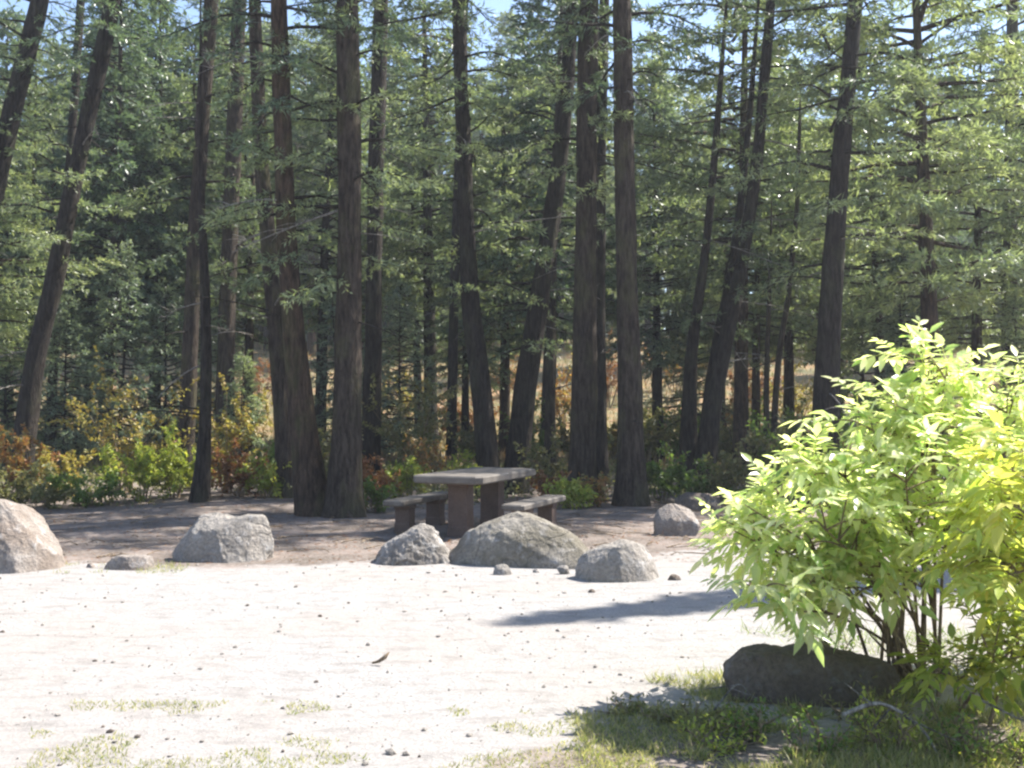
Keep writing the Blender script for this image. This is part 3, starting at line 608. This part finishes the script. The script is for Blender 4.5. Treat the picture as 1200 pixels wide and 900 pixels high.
SH = [
 ('bright orange shrub at the far left edge', 18, 18.6, 1.5, .95, L_OR, 1500),
 ('muted orange low shrub left of the first yellow green shrub', 72, 18.2, 1.2, .8, L_GD, 1300),
 ('dull olive shrub in front of the orange shrubs at far left', 45, 17.0, 1.6, .55, L_OL, 1100),
 ('dark green low shrub in front of the yellow green shrubs', 100, 17.3, 1.1, .6, L_GR, 800),
 ('dull bush behind the boulder at the left edge', -25, 17.2, 1.2, .8, L_OL, 900),
 ('tall gold flecked shrub with arching twigs right of the leaning trunk', 145, 20, 1.9, 2.3, L_GD, 1300),
 ('yellow green shrub in sun, left of the small curved trunk', 168, 18, 1.5, .95, L_YG, 1700),
 ('brightest yellow green shrub at the foot of the small curved trunk', 205, 18.4, 1.1, 1.0, L_YG, 1300),
 ('golden orange shrub right of the small curved trunk', 268, 19.2, 1.0, 1.7, L_GD, 1100),
 ('low rust shrub between the small curved trunk and the twin trunks', 285, 18.4, 1.2, .8, L_RS, 1000),
 ('yellowish low shrub left of the thick curved trunk foot', 312, 18.2, .8, .65, L_YG, 600),
 ('dark green bush at the left foot of the twin trunks', 328, 19.5, .9, .9, L_GR, 700),
 ('dull green bush behind the two thickest trunks', 388, 20.5, 1.0, 1.2, L_OL, 800),
 ('pink brown shrub right of the thickest straight trunk', 445, 18.2, .9, .75, L_RS, 800),
 ('yellow green shrub behind the left end of the table', 478, 18.6, .8, .75, L_YG, 800),
 ('tall grey green shrub behind the picnic table', 492, 22, 2.0, 2.0, L_OL, 1900),
 ('orange tipped shrub above the left end of the table', 500, 19.6, .7, 1.15, L_OR, 500),
 ('dark low shrub beside the left bench', 438, 16.4, .7, .45, L_GR, 500),
 ('pale green low shrub behind the picnic table top', 545, 19.4, 1.1, .7, L_YG, 700),
 ('olive shrub at the foot of the broad straight trunk', 640, 19.2, .8, 1.05, L_OL, 700),
 ('yellow green shrub right of the picnic table', 672, 16.9, .7, .5, L_YG, 700),
 ('pinkish orange shrub behind the right bench', 650, 17.6, .7, .6, L_RS, 600),
 ('rust shrub left of the lone straight trunk foot', 700, 17.3, .7, .5, L_OR, 450),
 ('green bush at the right foot of the lone straight trunk', 775, 18.6, 1.3, .9, L_GR, 1200),
 ('dark green bush behind the dark low rock', 825, 17.8, 1.4, .75, L_GR, 1200),
 ('olive green bush behind the left edge of the elder bush', 872, 17.4, 1.4, 1.15, L_OL, 1300),
 ('green bush behind the elder bush below the stout trunk', 940, 17, 1.6, 1.3, L_GR, 1400),
 ('broad green bush behind the elder bush toward the right edge', 1040, 18, 2.4, 1.8, L_GR, 1800),
 ('green bush at the right edge behind the elder bush', 1160, 18.5, 2.4, 2.0, L_OL, 1600),
]
for k, s in enumerate(SH):
    s = list(s); s[4] *= 1.2; s[6] = int(s[6]*1.4); shrub(*s, seed=k, ll=.085, lw=.045)
MEAD = [(285,36,2.4,1.9,L_GD,'golden shrub in the sunny clearing seen left of the thick curved trunk'),(305,43,3,2.2,L_RS,'rust shrub in the clearing seen left of the thick curved trunk'),
 (470,40,2.5,1.8,L_GD,'golden shrub in the clearing left of the thin upright trunk'),(545,34,1.8,1.8,L_RS,'rust shrub in the clearing between the V shaped pair'),(590,44,2.4,2,L_OR,'orange shrub in the clearing between the V shaped pair'),
 (660,38,2,2.3,L_OR,'orange shrub in the clearing left of the broad straight trunk'),(712,42,2.8,3,L_RS,'tall rust shrub in the clearing left of the lone trunk'),(718,31,1.5,1.1,L_GD,'pale gold shrub glimpsed just left of the lone trunk'),
 (775,33,2.6,1.5,L_GD,'pale gold shrub right of the lone straight trunk'),(790,45,3,2.4,L_OR,'orange shrub right of the lone straight trunk'),(868,34,2.2,1.9,L_OR,'vivid orange shrub right of the sweeping trunk'),
 (885,41,3,2.3,L_RS,'rust shrub behind the spindly pole trees'),(845,30,1.6,1.3,L_GD,'gold shrub right behind the leaning clump'),(100,36,3,2,L_OL,'olive shrub in the shade beyond the far left leaning trunk'),(440,29,1.8,1.6,L_OL,'olive shrub between the dark trunk and the thin upright trunk'),(565,27,1.4,1.6,L_OL,'olive shrub right at the back of the V shaped pair'),(625,28,1.5,1.9,L_GR,'green shrub between the V shaped pair and the broad straight trunk'),(670,30,1.6,1.9,L_OL,'olive shrub behind the broad straight trunk'),
 (755,26,1.5,1.9,L_OL,'olive shrub just right behind the lone straight trunk'),(800,28,1.7,1.7,L_GR,'green shrub behind the short stem of the leaning clump'),(860,26,1.6,1.5,L_OL,'olive shrub right of the foot of the sweeping trunk'),(915,28,2,2.1,L_GR,'green shrub at the feet of the spindly pole trees'),(180,30,2.4,2.2,L_OL,'olive shrub in the dark wood left of the straight dark trunk'),(60,31,2.6,2.2,L_GR,'green shrub in the dark wood behind the far left leaning trunk'),
 (935,38,3,2.2,L_GD,'gold shrub left of the stout leaning trunk')]
for k, (px, D, W, H, m, lb) in enumerate(MEAD): shrub(lb, px, D, W, H, m, 1300, 60+k, .14, .07, group='autumn shrubs in the clearing', stems=12)

# ------------------------------------------------------------------ elder bushes in the right foreground
def elder(label, x, y, spec, mat, seed, spread=.16, leaf=.11, per=11):
    """spec: (tip x, tip y, tip z) of each main stem; compound leaves of paired lance leaflets"""
    g = np.random.default_rng(seed+300); root = thing('elder_bush', label, 'bush', (x, y, gz(x,y)-.03), 0, 'leafy bushes in the right foreground')
    lm = MB(); B=[]; Dn=[]; U=[]; Ls=[]; zup = np.array([0,0,1.])
    for k, tip in enumerate(spec):
        tip = np.array(tip)-np.array([x,y,0]); b0 = np.array([g.normal()*spread, g.normal()*spread, -.05]); h = tip[2]
        P = catmull([b0, b0*.6+tip*.25+np.array([0,0,h*.2]), tip*.62+np.array([0,0,h*.14]), tip], 7)
        sm = MB(); tube(sm, P, np.linspace(.012, .003, len(P)), 7)
        att = []
        for q in range(per if k < 14 else 5):
            f = g.uniform(.5,1.); i = min(len(P)-2, int(f*(len(P)-1))); p = P[i]; ax = nrm(P[i+1]-P[i]); d = nrm(g.normal(size=3)*np.array([1,1,.35])+ax*.55+zup*.15)
            l = g.uniform(.12,.38)*(1.2-f*.4); Q = catmull([p, p+d*l*.5+zup*.02, p+d*l], 3); tube(sm, Q, np.linspace(.006,.003,len(Q)), 4)
            att += [(Q[-1], d), (Q[len(Q)//2], nrm(d+g.normal(size=3)*.7))]
            if g.uniform() < .7: att.append((Q[-1], nrm(d+g.normal(size=3)*.6)))
        att.append((P[-1], nrm(P[-1]-P[-2])))
        sm.build('stem', BARKT, root)
        for (p, d) in att:
            for r_ in range(g.integers(1,3)):
                dd = nrm(d + g.normal(size=3)*.75 + np.array([0,0,.1])); RL = leaf*g.uniform(1.5,2.6); up = nrm(zup+g.normal(size=3)*.25); sd = nrm(np.cross(dd, up))
                tt_ = [.35,.35,.62,.62,.85,.85,1.0]
                for w_, tq in enumerate(tt_):
                    c = p+dd*RL*tq - zup*RL*.22*tq*tq; sg = 0 if tq == 1.0 else (1 if w_ % 2 else -1)
                    B.append(c); Dn.append(nrm(dd*(.55+.25*tq)+sd*sg*.8-zup*(.15+.2*tq)+g.normal(size=3)*.12) if sg else nrm(dd-zup*.35)); U.append(up+g.normal(size=3)*.2); Ls.append(leaf*g.uniform(.5,1.3)*(1 if sg else 1.15))
                tube(lm, [p, p+dd*RL*.5-zup*RL*.055, p+dd*RL-zup*RL*.22], [.002,.0018,.001], 3)
    B, Dn, U, Ls = map(np.array, (B, Dn, U, Ls)); B[:,2] = np.maximum(B[:,2], .06)
    leaves(lm, B, Dn, U, Ls, Ls*.40, 0, .16, .22)
    lm.build('foliage', mat, root); return root
def P3(px, py, D): return (X(px,D), D, Z(py,D))
elder('large sunlit elder bush with pale yellow green leaves right of the road', 2.35, 6.2, [P3(*a) for a in (
   (860,616,5.7),(905,568,5.9),(945,540,6.2),(865,675,5.4),(900,640,5.8),(960,608,5.4),(985,545,5.7),(1010,568,6.3),(1045,485,6.0),(1095,420,6.0),(1060,540,5.4),(1100,488,5.7),(1130,568,5.4),(1090,638,5.6),(1030,608,6.4),(842,600,5.6),(872,585,5.5),(915,530,5.7),(950,530,5.8),(1020,488,5.9),(1060,450,6.1),(1090,405,6.0),(1110,425,5.9),(870,600,5.8))], L_EL, 1, .13, .092, per=11)
elder('tall elder bush filling the right edge of the view', 3.05, 6.5, [P3(*a) for a in (
   (1140,475,6.4),(1180,445,6.2),(1215,430,6.3),(1165,515,5.9),(1205,565,5.8),(1250,495,6.2),(1185,645,5.7),(1150,605,6.7),(1230,685,5.9),(1300,465,6.8),(1280,565,6.2))], L_EL, 2, .14, .09, per=11)
elder('yellowing elder shoots in front of the tall bush at the right edge', 3.05, 5.25, [P3(*a) for a in (
   (1150,540,5.0),(1185,500,5.1),(1200,590,4.9),(1120,610,5.0),(1165,650,4.8),(1225,560,5.2))], L_EY, 3, .1, .09, 8)
elder('low green elder shoots at the foot of the large bush', 2.45, 5.5, [P3(*a) for a in (
   (1090,775,5.3),(1160,760,5.2),(1205,740,5.3))], L_YG, 4, .14, .08, 7)

# ------------------------------------------------------------------ weeds, grass, sticks in the foreground
WD = [(890,5.1,.55,.28,L_GR,'dark weeds in front of the dark foreground boulder'),(960,4.9,.6,.30,L_GR,'green weeds right of the weeds before the dark boulder'),(1040,5.0,.6,.38,L_YG,'green weeds under the elder shoots'),
 (1120,4.85,.6,.40,L_GR,'green weeds near the right edge under the yellowing shoots'),(1180,4.75,.5,.35,L_YG,'yellowish weeds in the lower right corner'),(800,5.4,.55,.20,L_OL,'dull weeds left of the dark foreground boulder'),
 (745,5.55,.45,.14,L_OL,'sparse low weeds leftmost in front of the road'),(835,5.0,.5,.22,L_YG,'low green weeds lower left of the dark foreground boulder'),(1000,5.5,.5,.3,L_OL,'brownish weeds at the right end of the dark foreground boulder'),(975,6.35,.3,.42,L_GR,'small upright sprig behind the dark foreground boulder')]
for k, (px, D, W, H, m, lb) in enumerate(WD): shrub(lb, px, D, W, H*.85, m, 300, 100+k, .034, .013, 'weeds', 'weed_clump', 'weed clumps in the foreground', .5, stems=8)
def grass():
    g = np.random.default_rng(15); mb = MB(); B=[]; Dn=[]; L=[]; W=[]; M=[]
    def put(n, x0, x1, y0, y1, h, mat, dens):
        x = g.uniform(x0,x1,n); y = g.uniform(y0,y1,n)
        keep = np.array([noise.noise(Vector((a*1.3,b*1.6,5)))+.6*noise.noise(Vector((a*5,b*5,9))) > dens for a, b in zip(x,y)]); x, y = x[keep], y[keep]; n = len(x)
        z = np.array([gz(a,b) for a,b in zip(x,y)]); b_ = np.stack([x,y,z],1)
        d = g.normal(size=(n,3))*.8+np.array([0,0,.7]); d[:,2] = abs(d[:,2])+.12
        blades(mb, b_, d, g.uniform(.4,1.3,n)*h, g.uniform(.003,.007,n), mat)
    put(30000, -2.4, 1.2, 4.1, 5.8, .03, 0, .16); put(22000, .3, 2.4, 4.1, 6.0, .055, 0, .0); put(34000, .8, 3.6, 4.1, 6.4, .08, 0, -.05); put(5000, 1.6, 4.5, 5.6, 7.6, .11, 1, -.05)
    put(4000, -6, -1.5, 4.0, 5.2, .035, 0, .22)
    put(1500, -4.6, -3.2, 10.2, 10.9, .06, 0, .0)
    o = mb.build('grass', [G_FR, G_DK]); tag(o, 'short grass and weeds at the near edge of the road', 'grass', kind='stuff')
    mb = MB(); n = 45000; y = g.uniform(26, 60, n); x = g.uniform(-.62,.62,n)*y; z = np.array([gz(a,b_) for a,b_ in zip(x,y)])
    d = g.normal(size=(n,3))*.4+np.array([0,0,1.]); blades(mb, np.stack([x,y,z],1), d, g.uniform(.15,.5,n), g.uniform(.02,.05,n))
    o = mb.build('meadow_grass', [G_DRY]); tag(o, 'dry tan grass of the sunny clearing behind the trees', 'grass', kind='stuff')
    mb = MB(); n = 26000; y = g.uniform(17, 27, n); x = g.uniform(-.6,.6,n)*y
    keep = np.array([noise.noise(Vector((a*.5,b_*.5,2))) > -.05 + (19.-b_)*.12 for a,b_ in zip(x,y)]); x, y = x[keep], y[keep]; n = len(x); z = np.array([gz(a,b_) for a,b_ in zip(x,y)])
    leaves(mb, np.stack([x,y,z+g.uniform(0,.28,n)],1), g.normal(size=(n,3)), np.array([[0,0,1.]])+g.normal(size=(n,3))*.4, g.uniform(.05,.12,n), g.uniform(.03,.06,n))
    o = mb.build('ground_cover', [L_OL]); tag(o, 'low leafy ground cover under the trees', 'ground cover', kind='stuff')
    mb = MB(); n = 14000; y = g.uniform(10.9, 19, n); x = g.uniform(-.56,.5,n)*y; z = np.array([gz(a,b_) for a,b_ in zip(x,y)])+.01
    d = g.normal(size=(n,3)); d[:,2] *= .12; blades(mb, np.stack([x,y,z],1), d, g.uniform(.02,.09,n), g.uniform(.004,.02,n), 0, side=np.array([[0,0,1.]])+g.normal(size=(n,3))*.2)
    o = mb.build('leaf_litter', [L_RS]); tag(o, 'dry needles and leaf litter on the shaded ground', 'litter', kind='stuff')
grass()
def floor_twigs():
    g = np.random.default_rng(33); mb = MB()
    for k in range(360):
        y = g.uniform(11.3, 19); x = g.uniform(-.55,.4)*y; a = g.uniform(0,3.14); l = g.uniform(.06,.45)*(1 if k < 360 else .35); d = np.array([math.cos(a), math.sin(a), 0]); p = np.array([x,y,gz(x,y)+.015])
        tube(mb, [p, p+d*l*.5+np.array([0,0,g.uniform(0,.03)]), p+d*l+g.normal(size=3)*.04*l], [.007,.005,.002], 4)
    tag(mb.build('twig_litter', BARKT), 'broken twigs and bits of bark strewn on the shaded ground', 'litter', kind='stuff')
floor_twigs()
def stick(label, pts, r, mat=DEAD):
    mb = MB(); P = catmull(pts, 4); tube(mb, P, np.linspace(r, r*.35, len(P)), 6); g = np.random.default_rng(int(abs(pts[0][0])*100))
    for q in range(3):
        i = g.integers(2, len(P)-1); d = nrm(P[i]-P[i-1]+g.normal(size=3)*np.array([.5,.5,.15])); tube(mb, [P[i], P[i]+d*.12, P[i]+d*.22], [r*.4,r*.3,r*.15], 4)
    return tag(mb.build('fallen_stick', mat), label, 'stick', 'fallen sticks')
stick('pale bent stick lying in the weeds at lower right', [P3(985,835,5.0),P3(1030,822,5.0),P3(1075,850,4.95),P3(1095,880,4.9)], .012)
stick('thin pale stick leaning up in the weeds near the right edge', [P3(1120,805,5.2),P3(1160,825,5.1),P3(1200,845,5.0)], .009)
stick('short pale twig beside the dark foreground boulder on its left', [P3(835,830,5.5),P3(862,800,5.5),P3(878,812,5.45)], .006)
stick('slim stick propped from the road into the foot of the large elder bush', [P3(1065,790,5.9),P3(1020,745,5.95),P3(985,700,6.0)], .007, BARKT)

# ------------------------------------------------------------------ thin sunlit air between the trees
import bmesh
bm = bmesh.new(); bmesh.ops.create_cube(bm, size=1); me = bpy.data.meshes.new('haze'); bm.to_mesh(me); bm.free()
hz = link('haze', me); hz.scale = (1400, 1400, 42); hz.location = (0, 150, 19.5)
hm = bpy.data.materials.new('haze'); hm.use_nodes = True; ht = hm.node_tree; ht.nodes.clear()
ho = ht.nodes.new('ShaderNodeOutputMaterial'); hv = ht.nodes.new('ShaderNodeVolumePrincipled'); hv.inputs['Density'].default_value = .001
hv.inputs['Color'].default_value = (.9,.93,1,1); hv.inputs['Anisotropy'].default_value = .3
ht.links.new(hv.outputs[0], ho.inputs['Volume']); me.materials.append(hm); tag(hz, 'thin pale air between the trees', 'haze', kind='stuff')
